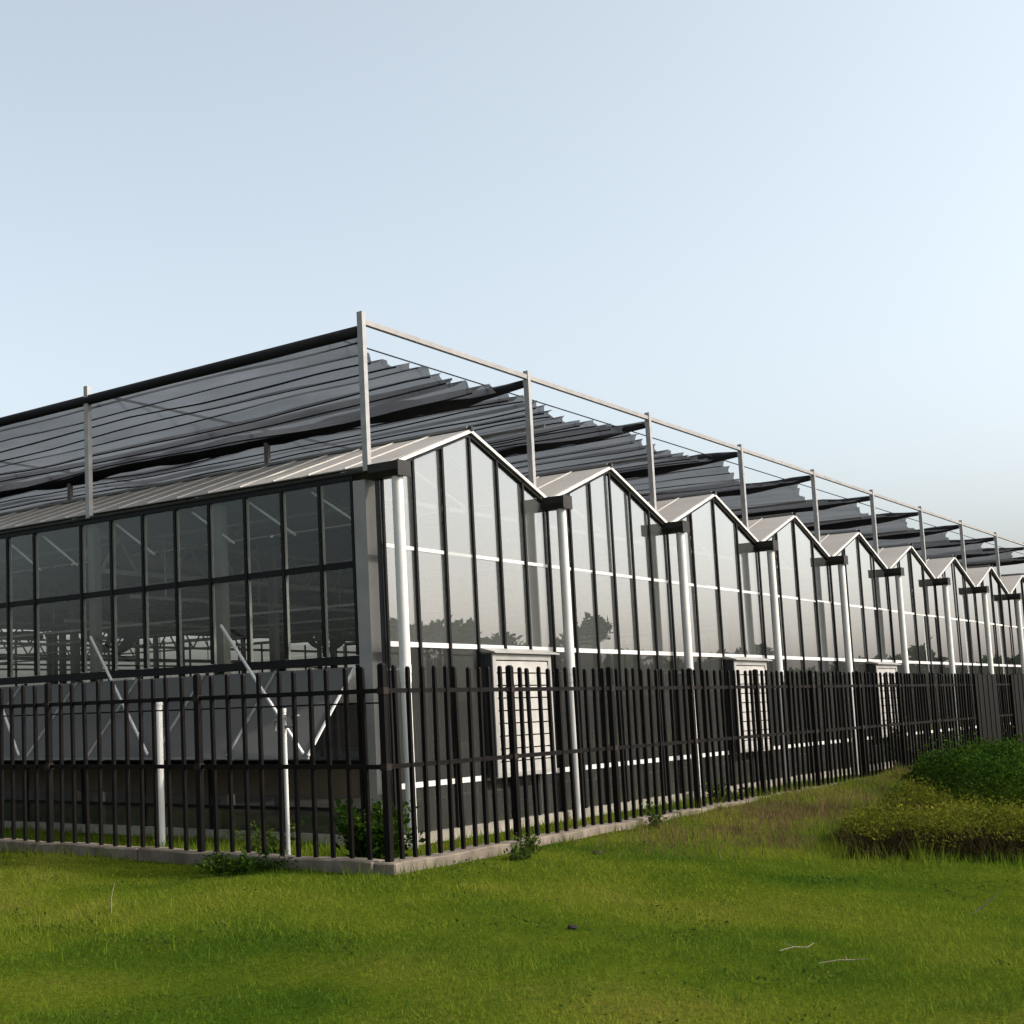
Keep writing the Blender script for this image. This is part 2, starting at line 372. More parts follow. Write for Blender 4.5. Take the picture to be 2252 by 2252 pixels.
def build_roof():
    t = .012
    for i in range(NB):
        ys = [0]+[.56*k for k in range(1, 44)] if i == 0 else ([0, .56, 1.12, 1.68, 2.24] if i < 4 else [0, .56])
        ys = [y for y in ys if y < D-.3]+[D]
        for s in (0, 1):
            x0, x1 = (i*W+.06, i*W+W/2) if s == 0 else (i*W+W/2, i*W+W-.06)
            z0, z1 = roof_z(x0), (ZR if s == 0 else ZG+.01)
            if s == 1: z0, z1 = ZR, roof_z(x1)
            yy = ys if s == 0 else ([0, 2.0, D])
            for a, b in zip(yy[:-1], yy[1:]):
                m = MB(); m.prism([(x0, a+.005-.06*(a == 0), z0+.03), (x1, a+.005-.06*(a == 0), z1+.03), (x1, b-.005, z1+.03), (x0, b-.005, z0+.03)], (0, 0, t))
                m.build('roof_panel', M['roof'], GH)
            for y in ([.56*k for k in range(1, 43)] if i == 0 else [.56*k for k in range(1, 12)]):
                if s == 0 and (y in ys or i < 4 and y < 3 or y < .6):
                    bar('roof_bar', M['roof_bar'], (x0, y, z0+.047), (x1, y, z1+.047), .022, .016, GH, (0, 1, 0))
            # rafters under the glass
            for k in range(0, 10):
                y = .56+k*2.413
                bar('rafter', M['white'] if i == 0 else M['alu'], (x0, y+.03, z0-.015), (x1, y+.03, z1-.015), .045, .05, GH, (0, 1, 0))
        box('ridge', M['alu'], (i*W+W/2-.04, -.02, ZR+.045), (i*W+W/2+.04, D, ZR+.08), GH)
build_roof()

def truss_mesh():
    m = MB(); zb, zt = 3.70, 4.20; L = W-.3
    m.bar((.30, 0, zb), (W, 0, zb), .07, .07); m.bar((.30, 0, zt), (W, 0, zt), .06, .06)
    n = 5
    for k in range(n):
        a, b = .30+(W-.3)*k/n, .30+(W-.3)*(k+1)/n; c = (a+b)/2
        m.bar((a, 0, zb), (c, 0, zt), .036); m.bar((c, 0, zt), (b, 0, zb), .036)
    me = m.mesh('lattice_truss'); me.materials.append(M['truss']); return me
def build_interior():
    tm = truss_mesh()
    for i in range(NB):
        for k in range(1, 6 if i < 5 else 1):
            o = link('lattice_truss', tm, None, GH); o.location = (i*W, .28+ROW*k, 0)
        # end truss behind the gable glass: tie beam and brace
        m = MB(); x = i*W; m.bar((x+.3, .30, 4.16), (x+W, .30, 4.16), .05, .05); m.bar((x+.75, .34, 4.72), (x+2.6, .34, 4.18), .035)
        m.build('end_tie', M['white'], GH)
        # purlin tubes along the span and gathered energy screen
        bar('purlin', M['alu'], (x+W/2, .3, 4.3), (x+W/2, D-.2, 4.3), .05, .05, GH)
        if i % 2 == 0: bar('purlin', M['alu'], (x+1.0, .3, 4.2), (x+1.0, D-.2, 4.2), .04, .04, GH)
        for k in range(1, 5 if i < 3 else 1):
            y = .28+ROW*k
            m = MB(); pts = [(x+.35+(W-.4)*q/8, y+.35, 3.95+.03*math.sin(q*2.1+i+k)) for q in range(9)]
            m.tube(pts, [.09+.03*random.random() for _ in pts], 8); m.build('gathered_screen', M['screen'], GH, True)
    for k in range(1, 5):
        y = .28+ROW*k
        for z, dy in ((3.30, -.5), (3.05, .9)):
            bar('heating_pipe', M['alu'], (.4, y+dy, z), (5*W, y+dy, z), .05, .05, GH)
        for q in range(9): bar('dropper', M['truss'], (1.1+q*2.1, y-.5, 3.3), (1.1+q*2.1, y-.5, 4.25), .018, .018, GH)
    for x in (1.0, 3.0, 5.0, 7.0): bar('spray_line', M['truss'], (x, .6, 2.95), (x, D-.6, 2.95), .03, .03, GH)
    for y in (1.12, 2.14, 3.15, 4.6, 6.15, 6.95):
        bar('knee_brace', M['white'], (.13, y, 4.30), (.13, y-.74, 3.80), .024, .024, GH)
    # far walls: dark panels below, glass above
    for k in range(5):
        y0 = .3+k*4.8
        box('wall_panel', M['panel'], (XE-.012, y0, ZF), (XE+.012, y0+4.79, 1.95), GH)
        box('wall_pane', M['pane_side'], (XE-.004, y0, 1.96), (XE+.004, y0+4.79, ZG-.15), GH)
        for q in range(4): box('wall_bar', M['dark_alu'], (XE-.03, y0+q*1.2-.025, ZF), (XE+.03, y0+q*1.2+.025, ZG-.15), GH)
    for i in range(NB):
        x0 = i*W
        box('wall_panel', M['panel'], (x0+.01, D-.012, ZF), (x0+W-.01, D+.012, 1.95), GH)
        box('wall_pane', M['pane_side'], (x0+.01, D-.004, 1.96), (x0+W-.01, D+.004, ZG-.15), GH)
        for q in range(3): box('wall_bar', M['dark_alu'], (x0+q*1.33-.025, D-.03, ZF), (x0+q*1.33+.025, D+.03, ZG-.15), GH)
        for z in (1.95, 3.4): box('wall_rail', M['dark_alu'], (x0+.03, D+.031, z-.03), (x0+W-.03, D+.07, z+.03), GH)
build_interior()

def build_side_wall():
    ys = [.405, .90, 1.49, 2.10, 2.72, 3.33, 3.94, 4.56, 5.18, 6.19]          # one wide pane by the second column
    y = 6.19
    while y < D-.7: y += .607; ys.append(y)
    ys.append(D)
    m = MB(); m.box((-.03, .385, SIDE_SILL-.055), (.05, D, SIDE_SILL+.045)); m.box((-.022, .385, SIDE_MID-.036), (.05, D, SIDE_MID+.036))
    m.box((-.028, .385, ZG-.10), (.05, D, ZG-.052)); m.box((-.028, .385, .96), (.04, D, 1.02)); m.box((-.028, .385, .42), (.04, D, .46))
    fr = m.build('side_wall_frame', M['black'], GH)
    for a, b in zip(ys[:-1], ys[1:]):
        for z0, z1 in ((SIDE_SILL+.05, SIDE_MID-.04), (SIDE_MID+.04, ZG-.105)):
            box('pane', M['pane_side'], (-.004, a+.004, z0), (.004, b-.004, z1), fr)
    for k, y in enumerate(ys):
        if y >= D: continue
        box('glazing_bar', M['black'], (-.036, y-.018, SIDE_SILL+.05), (-.006, y+.018, ZG-.10), fr)
        box('bar_body', M['white'], (.006, y-.014, SIDE_SILL+.05), (.052, y+.014, ZG-.105), fr)
    # under the sill: open vent, then brown panel and low panes
    y = .42
    while y < D:
        y2 = min(y+1.2, D)
        box('apron_panel', M['brown'], (-.006, y+.004, .60), (.014, y2-.004, .955), fr)
        box('low_pane', M['pane_low'], (-.004, y+.004, ZF+.004), (.004, y2-.004, .418), fr)
        box('low_bar', M['black'], (-.034, y-.02, ZF), (-.004, y+.02, 2.14), fr)
        y = y2
    box('corner_panel', M['brown'], (-.005, .39, 1.02), (.02, .41, 2.14), fr)
    # top-hung vent flap pushed open, with ribs and stay arms
    hz, bz, bx = 2.10, 1.10, -1.0
    fl = quad_prism([(-.045, .43, hz), (bx, .43, bz), (bx, D-.5, bz), (-.045, D-.5, hz)], (.008, 0, .010), M['flap'], 'vent_flap', GH)
    for y in [.43]+[.43+1.207*k for k in range(1, 19)]:
        bar('flap_rib', M['alu'] if y > .5 else M['white'], (-.06, y, hz+.012), (bx-.01, y, bz+.012), .022, .026, fl, (0, 1, 0))
    bar('flap_edge', M['alu'], (bx, .43, bz-.01), (bx, D-.5, bz-.01), .03, .03, fl)
    for k in range(9):
        y = 2.54+2.45*k
        m = MB(); m.bar((-.04, y, 2.74), (bx-.02, y-2.05, bz+.04), .028, .028)
        m.build('stay_arm', M['white'], GH)
build_side_wall()

# ------------------------------------------------------------------ exhaust fans on the gables
def exhaust_fan(x, label):
    t = thing('exhaust_fan', (x, -.2, 0), label, 'exhaust fan', 'louvred fan boxes on the gable wall')
    x1 = 1.5; z0, z1 = .72, 2.27
    m = MB(); m.box((0, .02, z0), (.03, .165, z1)); m.box((x1-.03, .02, z0), (x1, .165, z1)); m.box((.03, .02, z0), (x1-.03, .165, z0+.03)); m.box((.03, .02, z1-.03), (x1-.03, .165, z1))
    m.build('housing', M['dark_alu'], t)
    m = MB(); m.box((-.01, 0, z0-.01), (.07, .018, z1)); m.box((x1-.07, 0, z0-.01), (x1+.01, .018, z1)); m.box((.071, 0, z1-.08), (x1-.071, .018, z1)); m.box((.071, 0, z0-.01), (x1-.071, .018, z0+.03))
    m.build('front_frame', M['fan_frame'], t)
    m = MB(); m.prism([(-.03, -.05, z1+.02), (-.03, .2, z1+.085), (-.03, .2, z1+.03), (-.03, -.05, z1+.002)], (x1+.2, 0, 0)); m.build('hood', M['fan_frame'], t)
    n = 9; h = (z1-.08-z0-.03)/n
    for k in range(n):
        za = z0+.03+h*k
        m = MB(); m.prism([(.072, .03, za+.002), (.072, .004, za+.002), (.072, .016, za+h-.014), (.072, .04, za+h-.014)], (x1-.144, 0, 0))
        m.build('slat', M['louvre'], t)
for k, lab in enumerate(['white louvred exhaust fan box on the gable nearest the corner', 'white louvred exhaust fan box on the third gable from the corner',
                         'white louvred exhaust fan box on the fifth gable, the farthest and mostly behind pickets']):
    exhaust_fan(2.03+8*k-.03*k, lab)

# ------------------------------------------------------------------ shade canopy
SH = thing('shade_canopy', (0, 0, 0), 'dark pleated shade net canopy on tall thin posts above the greenhouse roofs', 'shade canopy')
def build_shade():
    for i in range(NB+1):
        for j in range(6):
            top = 6.36 if (i, j) == (0, 0) else 6.33
            box('post', M['post'], (i*W-.038, Y0+ROW*j-.038, ZG-.02), (i*W+.038, Y0+ROW*j+.038, top), SH)
    for i in range(NB):
        bar('front_rail', M['rail'], (i*W+.04, Y0, ZT), (i*W+W-.04, Y0, ZT), .055, .06, SH)
    for i in range(NB+1):
        bar('support_beam', M['dark_alu'] if i == 0 else M['post'], (i*W, Y0+.04, 6.16), (i*W, Y0+ROW*5, 6.16), .05, .07, SH)
        # gathered leading edge of the net
        m = MB(); n = 70; pts = []; rad = []
        for k in range(n+1):
            y = Y0+.06+(ROW*5-.1)*k/n
            s = min(1, (y-Y0)/1.2) if i else 1
            q = 1 if i else .15; pts.append((i*W+.05*q*math.sin(y*1.3+i)*s, y, 6.13-.035*s*q+.018*q*math.sin(y*2.2+i*2)+(.02 if i else .0)))
            rad.append((.05+.075*s)*(1+.22*q*math.sin(y*3.7+i*1.7)*math.sin(y*1.9))*(1 if i else .52))
        m.tube(pts, rad, 10); m.build('gathered_net', M['bundle'], SH, True)
    for i in range(1, NB):
        m = MB(); m.bar((i*W+2, 1.0, 5.96), (i*W+2, D-1, 5.96), .04, .045); m.build('drive_tube', M['rail'], SH)
    for j in range(6):
        y = Y0+ROW*j+(.5 if j == 0 else -.25)
        for i in range(NB):
            m = MB(); m.bar((i*W, y, 6.165), (i*W+W, y, 6.165), .014 if j == 0 else .03); m.build('cross_wire', M['bundle'], SH)
    for i in range(NB):
        nf = (10, 10, 9, 8, 6)[i] if i < 5 else 4; per = 8; nu = nf*per; amp = (.13, .13, .11, .09, .06)[i] if i < 5 else .035
        v = np.concatenate([[0, .05, .12, .22, .35, .55], np.linspace(.8, 23.3, 60)])
        u = np.linspace(0, 1, nu+1); U, Vv = np.meshgrid(u, v)
        ph = (U+.018*np.sin(6*math.pi*U+i)+.012*np.sin(14*math.pi*U+2*i)-.018*math.sin(i)-.012*math.sin(2*i))*nf; fold = np.clip(np.floor(ph), 0, nf-1)
        frac = np.abs(np.sin(math.pi*ph)); sag = np.sin(U*math.pi)
        jit = .09*np.sin(fold*7.3+i*3.1)*(1 if i < 4 else .3)
        edge = .32+.10*frac**.8+jit+.14*sag if i < 3 else .16+.5*sag**.6+.06*frac+jit*.6
        if i == 0: edge = np.minimum(edge, .02+.62*U*W)
        X = i*W+U*W+.035*np.sin(Vv*.8+U*20+i); Y = Y0+edge*np.exp(-Vv*.35)+Vv
        # pleat: pinned at the wire, drooping between, each fold a little different
        fr = ph-fold; pleat = np.where(fr < .7, (np.clip(fr, 0, 1)/.7)**1.4, np.clip(1-fr, 0, 1)/.3)
        am = amp*(.75+.5*vnoise(fold, Vv, 2.6, i+9))*(.8+.35*np.sin(fold*5.7+i))*(.5+.5*(1-np.exp(-Vv*2.5)))
        Z = 6.165-am*pleat-(.10 if i < 3 else .17)*sag+.022*vnoise(U*8, Vv, 1.2, i+40)-.04*np.exp(-Vv*4)*frac+.05*np.sin(Vv*.45+i*1.3+U*2)*sag
        for q in range(1, nf):            # cord sewn into each pleat
            c = q*per; m = MB(); m.tube([(X[r, c-2], Y[r, c-2], Z[r, c-2]-.010) for r in range(1, len(v), 2 if i < 3 else 6)], .012 if i < 2 else .009, 5)
            if i < 4: m.build('pleat_cord', M['cord'], SH)
        pts = np.stack([X.ravel(), Y.ravel(), Z.ravel()], 1); nn = nu+1
        a, b = np.meshgrid(np.arange(nu), np.arange(len(v)-1)); k = (b*nn+a).ravel()
        F = np.stack([k, k+1, k+nn+1, k+nn], 1)
        me = tri_mesh('net_panel', pts, F); link('net_panel', me, M['net'], SH)
build_shade()

# ------------------------------------------------------------------ fence on low concrete plinth
def picket_mesh(wid, z0, z1, dome=.03):
    m = MB(); h = wid/2; c = h*.55
    m.v = [(-h,-h,z0),(h,-h,z0),(h,h,z0),(-h,h,z0),(-h,-h,z1-dome*.6),(h,-h,z1-dome*.6),(h,h,z1-dome*.6),(-h,h,z1-dome*.6),(-c,-c,z1),(c,-c,z1),(c,c,z1),(-c,c,z1)]
    m.f = [(0,3,2,1),(8,9,10,11)]+[(a+i, a+(i+1) % 4, a+4+(i+1) % 4, a+4+i) for a in (0, 4) for i in range(4)]
    me = m.mesh('picket'); me.materials.append(M['fence']); return me
PK, PO = picket_mesh(.034, .29, 1.985), picket_mesh(.058, .27, 2.0)
def fence(name, label, p0, direction, length, posts, skip=()):
    t = thing(name, (p0[0], p0[1], 0), label, 'fence'); d = Vector((*direction, 0))
    for s in posts:
        o = link('post', PO, None, t); o.location = d*s
    n = int(length/.2)
    for k in range(1, n+1):
        s = k*.2
        if any(abs(s-p) < .07 for p in posts): continue
        o = link('picket', PK, None, t); o.location = d*s+Vector((random.uniform(-.004, .004), random.uniform(-.004, .004), random.uniform(-.012, .008)))
        o.rotation_euler = (random.gauss(0, .006), random.gauss(0, .006), random.uniform(-.06, .06))
    if direction[1]: bar('wire', M['fence'], Vector((.03, .05, 1.655)), Vector((.03, length, 1.655)), .012, .014, t)
    for a, b in zip(posts[:-1], posts[1:]):
        for z in (1.10, 1.76): bar('rail', M['fence'], d*(a+.02)+Vector((0, 0, z)), d*(b-.02)+Vector((0, 0, z)), .03, .04, t)
    for p in posts:
        for z in (1.10, 1.76):
            o = box('clamp', M['clamp'], (-.036, -.036, z-.03), (.036, .036, z+.03), t); o.location = d*p+Vector((0, 0, z))
    return t
FR = fence('picket_fence', 'black metal picket fence in front of the gable wall, lit side', (XF, YF), (1, 0), 29.8, [2.2*k for k in range(0, 14)])
fence('picket_fence', 'black metal picket fence in front of the shaded side wall at left', (XF, YF), (0, 1), 13.2, [.0001]+[2.2*k for k in range(1, 7)])
for x0, n in ((17.3, 9), (20.5, 10)):          # solid sheeted sections far along the fence
    for k in range(n):
        box('solid_panel', M['fence'], (x0-XF+k*.2, -.05-.012*(k % 2), .31), (x0-XF+k*.2+.196, -.025, 1.97), FR)
def plinth(label, lo, hi, ax):
    t = thing('plinth_wall', (lo[0], lo[1], 0), label, 'low wall')
    L = hi[ax]-lo[ax]; k = 0; s = 0
    while s < L-.01:
        e = min(s+random.uniform(2.6, 3.4), L)
        a, b = [0, 0, -.25], [hi[0]-lo[0], hi[1]-lo[1], .295+random.uniform(-.006, .006)]
        a[ax], b[ax] = s+.004, e-.004
        bm = bmesh.new(); bmesh.ops.create_cube(bm, size=1)
        bmesh.ops.scale(bm, vec=[q-p for p, q in zip(a, b)], verts=bm.verts); bmesh.ops.translate(bm, vec=[(p+q)/2 for p, q in zip(a, b)], verts=bm.verts)
        bmesh.ops.bevel(bm, geom=bm.edges[:], offset=.012, segments=1, affect='EDGES')
        bmesh.ops.subdivide_edges(bm, edges=[x for x in bm.edges if x.calc_length() > 1.5], cuts=14, use_grid_fill=True)
        for v_ in bm.verts: v_.co.z += .008*math.sin(v_.co[ax]*5.1+k)*(v_.co.z > 0); v_.co[1-ax] += .006*math.sin(v_.co[ax]*7.7+k*2)
        me = bpy.data.meshes.new('wall_block'); bm.to_mesh(me); bm.free(); link('wall_block', me, M['concrete'], t); s = e; k += 1
plinth('low pale concrete plinth under the picket fence on the gable side', (XF-.10, YF-.12, 0), (26.5, YF+.10, 0), 0)
plinth('low shaded concrete plinth under the picket fence at left', (XF-.12, YF+.101, 0), (XF+.10, 10.5, 0), 1)

# ------------------------------------------------------------------ standpipes behind the left fence
def standpipe(loc, h, r, label, valve):
    t = thing('standpipe', loc, label, 'pipe'); m = MB(); m.tube([(0, 0, 0), (0, 0, h)], r, 14); m.tube([(0, 0, h-.02), (0, 0, h+.02)], r*1.15, 14)
    m.build('pipe', M['pvc'], t)
    if valve:
        m = MB(); m.tube([(0, 0, h-.16), (0, -.14, h-.16)], r*.8, 10); m.tube([(0, -.10, h-.16), (0, -.10, h-.06)], r*.5, 8); m.box((-.05, -.16, h-.06), (.05, -.04, h-.045)); m.tube([(0, .03, h-.1), (0, .11, h-.1), (0, .12, h-.2)], r*.7, 10)
        m.build('valve', M['alu'], t)
standpipe((-1.15, 2.6, 0), 1.76, .046, 'thick white standpipe behind the shaded fence at left', False)
standpipe((-2.5, -.46, 0), 1.62, .021, 'thin white standpipe with a tap near the fence corner', True)

# ------------------------------------------------------------------ circulation fans hung inside
def circ_fan(loc, rz, label):
    t = thing('circulation_fan', loc, label, 'fan', 'fans hung inside the greenhouse'); t.rotation_euler = (0, 0, rz)
    m = MB(); m.tube([(-.22, 0, 0), (-.2, 0, 0), (.2, 0, 0), (.22, 0, 0)], [.36, .34, .34, .36], 28, False); m.tube([(.205, 0, 0), (-.205, 0, 0)], [.325, .325], 28, False)
    m.build('housing', M['fan_green'], t, True)
    m = MB()
    for k in range(4): m.bar((0, 0, 0), (.02, .3*math.cos(k*1.57+.4), .3*math.sin(k*1.57+.4)), .02, .09)
    m.tube([(-.12, 0, 0), (.12, 0, 0)], .06, 10); m.build('blades', M['dark_alu'], t)
    m = MB(); m.bar((0, 0, .34), (0, 0, .75), .02); m.build('hanger', M['alu'], t)
circ_fan((2.2, 6.9, 3.0), .4, 'dark round circulation fan hanging behind the left side glass')
circ_fan((6.2, 5.6, 3.05), .4, 'dark round circulation fan hanging deeper inside the greenhouse')

# ------------------------------------------------------------------ vegetation
def blades(name, n, area, hgt, wid, keep, mat, lean=.5, parent=None, seed=1, tone_bias=None):
    rng = np.random.default_rng(seed)
    x = rng.uniform(area[0], area[1], n); y = rng.uniform(area[2], area[3], n)
    k = keep(x, y, rng); x, y = x[k], y[k]; n = len(x)
    z = lawn_z(x, y)-.01
    lush = .5+.5*vnoise(x, y, 1.1, 21)
    h = hgt*rng.lognormal(0, .38, n)*(.5+.7*lush+.5*np.clip(vnoise(x, y, .28, 23), 0, 1))
    a = rng.uniform(0, 2*np.pi, n); ln = rng.uniform(.1, 1, n)*lean*h; b = rng.uniform(0, 2*np.pi, n)
    wv = wid*rng.uniform(.7, 1.3, n)
    dx, dy = np.cos(a)*wv/2, np.sin(a)*wv/2
    V = np.empty((n, 3, 3)); V[:, 0] = np.stack([x-dx, y-dy, z], 1); V[:, 1] = np.stack([x+dx, y+dy, z], 1)
    V[:, 2] = np.stack([x+np.cos(b)*ln, y+np.sin(b)*ln, z+h], 1)
    tone = np.repeat(np.clip(rng.normal(.5, .16, n)+(tone_bias(x, y) if tone_bias else 0), 0, 1), 3)
    me = tri_mesh(name, V.reshape(-1, 3), np.arange(3*n).reshape(-1, 3), tone)
    return link(name, me, mat, parent)
CX, CY = -13.07, -9.08
def in_view(x, y, m=.06):
    a = np.arctan2(y-CY, x-CX); return (a < R(40.7+10.1)+m) & (a > R(10.9)-m)
def outside(x, y): return (x < XF-.14) | (y < YF-.14)
def keep_near(x, y, rng):
    d = np.hypot(x-CX, y-CY); p = np.clip((9.5/d)**1.6, 0, 1)
    return outside(x, y) & in_view(x, y, .12) & (d > 5.2) & (rng.random(len(x)) < p)
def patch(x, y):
    # tone darker close to the camera and yellower by the fence; sparse dry spots
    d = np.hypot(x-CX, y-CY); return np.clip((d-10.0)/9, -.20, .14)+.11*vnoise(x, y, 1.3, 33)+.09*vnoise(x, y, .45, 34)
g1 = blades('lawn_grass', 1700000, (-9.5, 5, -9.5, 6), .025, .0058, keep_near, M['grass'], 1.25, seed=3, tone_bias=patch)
tag(g1, 'short green lawn grass in the foreground', 'grass', kind='stuff')
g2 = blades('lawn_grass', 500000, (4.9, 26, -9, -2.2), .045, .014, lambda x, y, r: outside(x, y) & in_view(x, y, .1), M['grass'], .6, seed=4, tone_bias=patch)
tag(g2, 'rough lawn grass running along the fence towards the hedge', 'grass', kind='stuff')
g3 = blades('yard_grass', 160000, (-3.1, 14, -2.05, 7), .07, .010, lambda x, y, r: (((y < -.15) & (y > YF+.12)) | ((x < -.15) & (x > XF+.12))) & (x > XF+.12) & (y > YF+.12), M['grass'], .6, seed=5)
tag(g3, 'patchy grass in the strip between fence and greenhouse', 'grass', kind='stuff')
def keep_dry(x, y, rng):
    c = np.exp(-(((x-4.4)/3.2)**2+((y+3.2)/.8)**2))+np.exp(-(((x-12)/3.0)**2+((y+2.5)/.45)**2))*1.3+.6*np.exp(-(((x-1.6)/.9)**2+((y+4.2)/.35)**2))
    return outside(x, y) & (rng.random(len(x)) < c*.8*(.55+.45*vnoise(x, y, .5, 8)))
g4 = blades('dry_grass', 170000, (-1, 16, -5, -2.25), .075, .009, keep_dry, M['dry'], .5, seed=6)
tag(g4, 'dry brownish grass patch left of the low hedge', 'grass', kind='stuff')
def keep_edge(x, y, rng):
    d = np.where(y < YF-.11, np.where(x > XF-.14, YF-.12-y, 9), np.where(x < XF-.11, XF-.12-x, 9))
    return (d < .30) & (d > 0) & (rng.random(len(x)) < np.exp(-d/.10)*(.35+.65*np.clip(vnoise(x, y, .45, 61)+.35, 0, 1)))
g6 = blades('edge_grass', 420000, (-3.75, 14, -2.7, 8), .085, .006, keep_edge, M['grass'], .5, seed=12)
tag(g6, 'longer grass growing against the foot of the plinth walls', 'grass', kind='stuff')
def keep_tall(x, y, rng):
    c = np.exp(-(((x+6.2)/.9)**2+((y+1.6)/.8)**2))+.05
    return outside(x, y) & in_view(x, y) & (rng.random(len(x)) < c)
g5 = blades('tall_grass', 4200, (-9, -2, -8.5, 1), .10, .006, keep_tall, M['grass'], .35, seed=9, tone_bias=lambda x, y: .25)
tag(g5, 'taller pale grass stalks standing out of the lawn at left', 'grass', kind='stuff')

def leaves(name, P, size, mat, parent, seed=1, up=.3, tone=None):
    """leaf-shaped quads at points P with random orientation"""
    rng = np.random.default_rng(seed); n = len(P)
    a = rng.normal(size=(n, 3)); a[:, 2] = np.abs(a[:, 2])*.6+up*rng.random(n); a /= np.linalg.norm(a, axis=1)[:, None]
    b = np.cross(a, rng.normal(size=(n, 3))); b /= np.linalg.norm(b, axis=1)[:, None]
    s = size*rng.lognormal(0, .3, n)[:, None]
    V = np.stack([P, P+a*s*.5+b*s*.28, P+a*s, P+a*s*.5-b*s*.28], 1).reshape(-1, 3)
    tn = np.repeat(np.clip(rng.normal(.5, .2, n) if tone is None else tone+rng.normal(0, .12, n), 0, 1), 4)
    me = tri_mesh(name, V, np.arange(4*n).reshape(-1, 4), tn); o = link(name, me, mat, parent); o['kind'] = 'stuff'; return o
def sticks(name, P, Q, wid, mat, parent, seed=1):
    rng = np.random.default_rng(seed); n = len(P); d = rng.normal(size=(n, 3)); d[:, 2] = 0; d = d/np.linalg.norm(d, axis=1)[:, None]*wid/2
    V = np.stack([P-d, P+d, Q+d*.6, Q-d*.6], 1).reshape(-1, 3)
    me = tri_mesh(name, V, np.arange(4*n).reshape(-1, 4), np.repeat(rng.random(n), 4)); o = link(name, me, mat, parent); o['kind'] = 'stuff'; return o
def in_poly(x, y, poly):
    r = np.zeros(len(x), bool); n = len(poly)
    for i in range(n):
        (x0, y0), (x1, y1) = poly[i], poly[(i+1) % n]
        c = ((y0 > y) != (y1 > y)) & (x < (x1-x0)*(y-y0)/(y1-y0+1e-12)+x0); r ^= c
    return r
def poly_dist(x, y, poly):
    d = np.full(len(x), 1e9); n = len(poly)
    for i in range(n):
        p, q = np.array(poly[i]), np.array(poly[(i+1) % n]); e = q-p
        t = np.clip(((x-p[0])*e[0]+(y-p[1])*e[1])/(e@e), 0, 1); d = np.minimum(d, np.hypot(x-p[0]-t*e[0], y-p[1]-t*e[1]))
    return d
def hedge(name, label, poly, hfun, n, size, mat, loc, seed, stems, top_only, edge=.35, group=None):
    t = thing(name, (*loc, 0), label, 'hedge'); rng = np.random.default_rng(seed); off = np.array([*loc, 0])
    xs = [p[0] for p in poly]; ys = [p[1] for p in poly]
    def pts(n):
        x = rng.uniform(min(xs)-.15, max(xs), n); y = rng.uniform(min(ys), max(ys)+.15, n)
        ds = poly_dist(x, y, poly); ins = in_poly(x, y, poly); wob = .14*vnoise(x, y, .5, seed)
        ds = np.where(ins, ds, -ds)+wob; k = ds > 0; return x[k], y[k], ds[k]
    x, y, ds = pts(n)
    round_ = np.sqrt(np.clip(1-(1-np.clip(ds/edge, 0, 1))**2, 0, 1))
    hx = hfun(x, y)*round_*(1+.16*vnoise(x, y, .45, seed+1)+.10*vnoise(x, y, .16, seed+2))
    hx = hx*(1+.4*rng.random(len(x))**6)
    u = rng.random(len(x)); frac = 1-(u**2)*(.35 if top_only else .95)
    z = lawn_z(x, y)+hx*frac
    tone = .5+.25*vnoise(x, y, .35, seed+4)
    # skip gaps; a scrubby hedge is bare low down
    k = vnoise(x, y, .14, seed+6) > (-.35 if top_only else -.55)
    if top_only: k &= (hx*frac > .165+.06*vnoise(x, y, .3, seed+7))
    leaves('foliage', (np.stack([x, y, z], 1)-off)[k], size, mat, t, seed, tone=tone[k])
    if stems:
        x, y, ds = pts(stems); hx = hfun(x, y)*np.sqrt(np.clip(1-(1-np.clip(ds/edge, 0, 1))**2, 0, 1))
        z0 = lawn_z(x, y); u = rng.random(len(x))*.75
        P = np.stack([x, y, z0+hx*u*.8], 1); L = rng.uniform(.06, .16, len(x))
        dr = rng.normal(size=(len(x), 3)); dr[:, 2] = np.abs(dr[:, 2])*1.2; dr /= np.linalg.norm(dr, axis=1)[:, None]
        Q = P+dr*L[:, None]; Q[:, 2] = np.minimum(Q[:, 2], z0+hx*1.02)
        sticks('stems', P-off, Q-off, .007, M['stem'], t, seed+9)
    return t
hedge('shrub_hedge', 'dense dark green clipped hedge against the fence at right', [(9.9, -2.75), (7.9, -3.72), (6.2, -4.62), (4.7, -5.4), (3.8, -7), (4, -9), (13, -9), (15, -3)],
      lambda x, y: .58-.18*np.clip((x+y-4.4)/1.8, 0, 1)+.10*vnoise(x, y, .8, 92), 190000, .042, M['leaf_dark'], (9, -5), 31, 12000, False, .55)
hedge('low_hedge', 'low scrubby yellow-green hedge with bare brown front, in front of the dark hedge', [(0, -4.95), (1.5, -4.4), (3.6, -4.2), (5.3, -4.3), (3.6, -5.3), (2.3, -6.1), (1.8, -8.6), (.4, -8.6), (.5, -6.4), (-.05, -5.4)],
      lambda x, y: .335+.10*vnoise(x, y, .7, 91)-.10*np.clip((1.0-x)/1.0, 0, 1)*(y > -5.3), 110000, .028, M['leaf_low'], (2, -6), 47, 110000, True, .30)

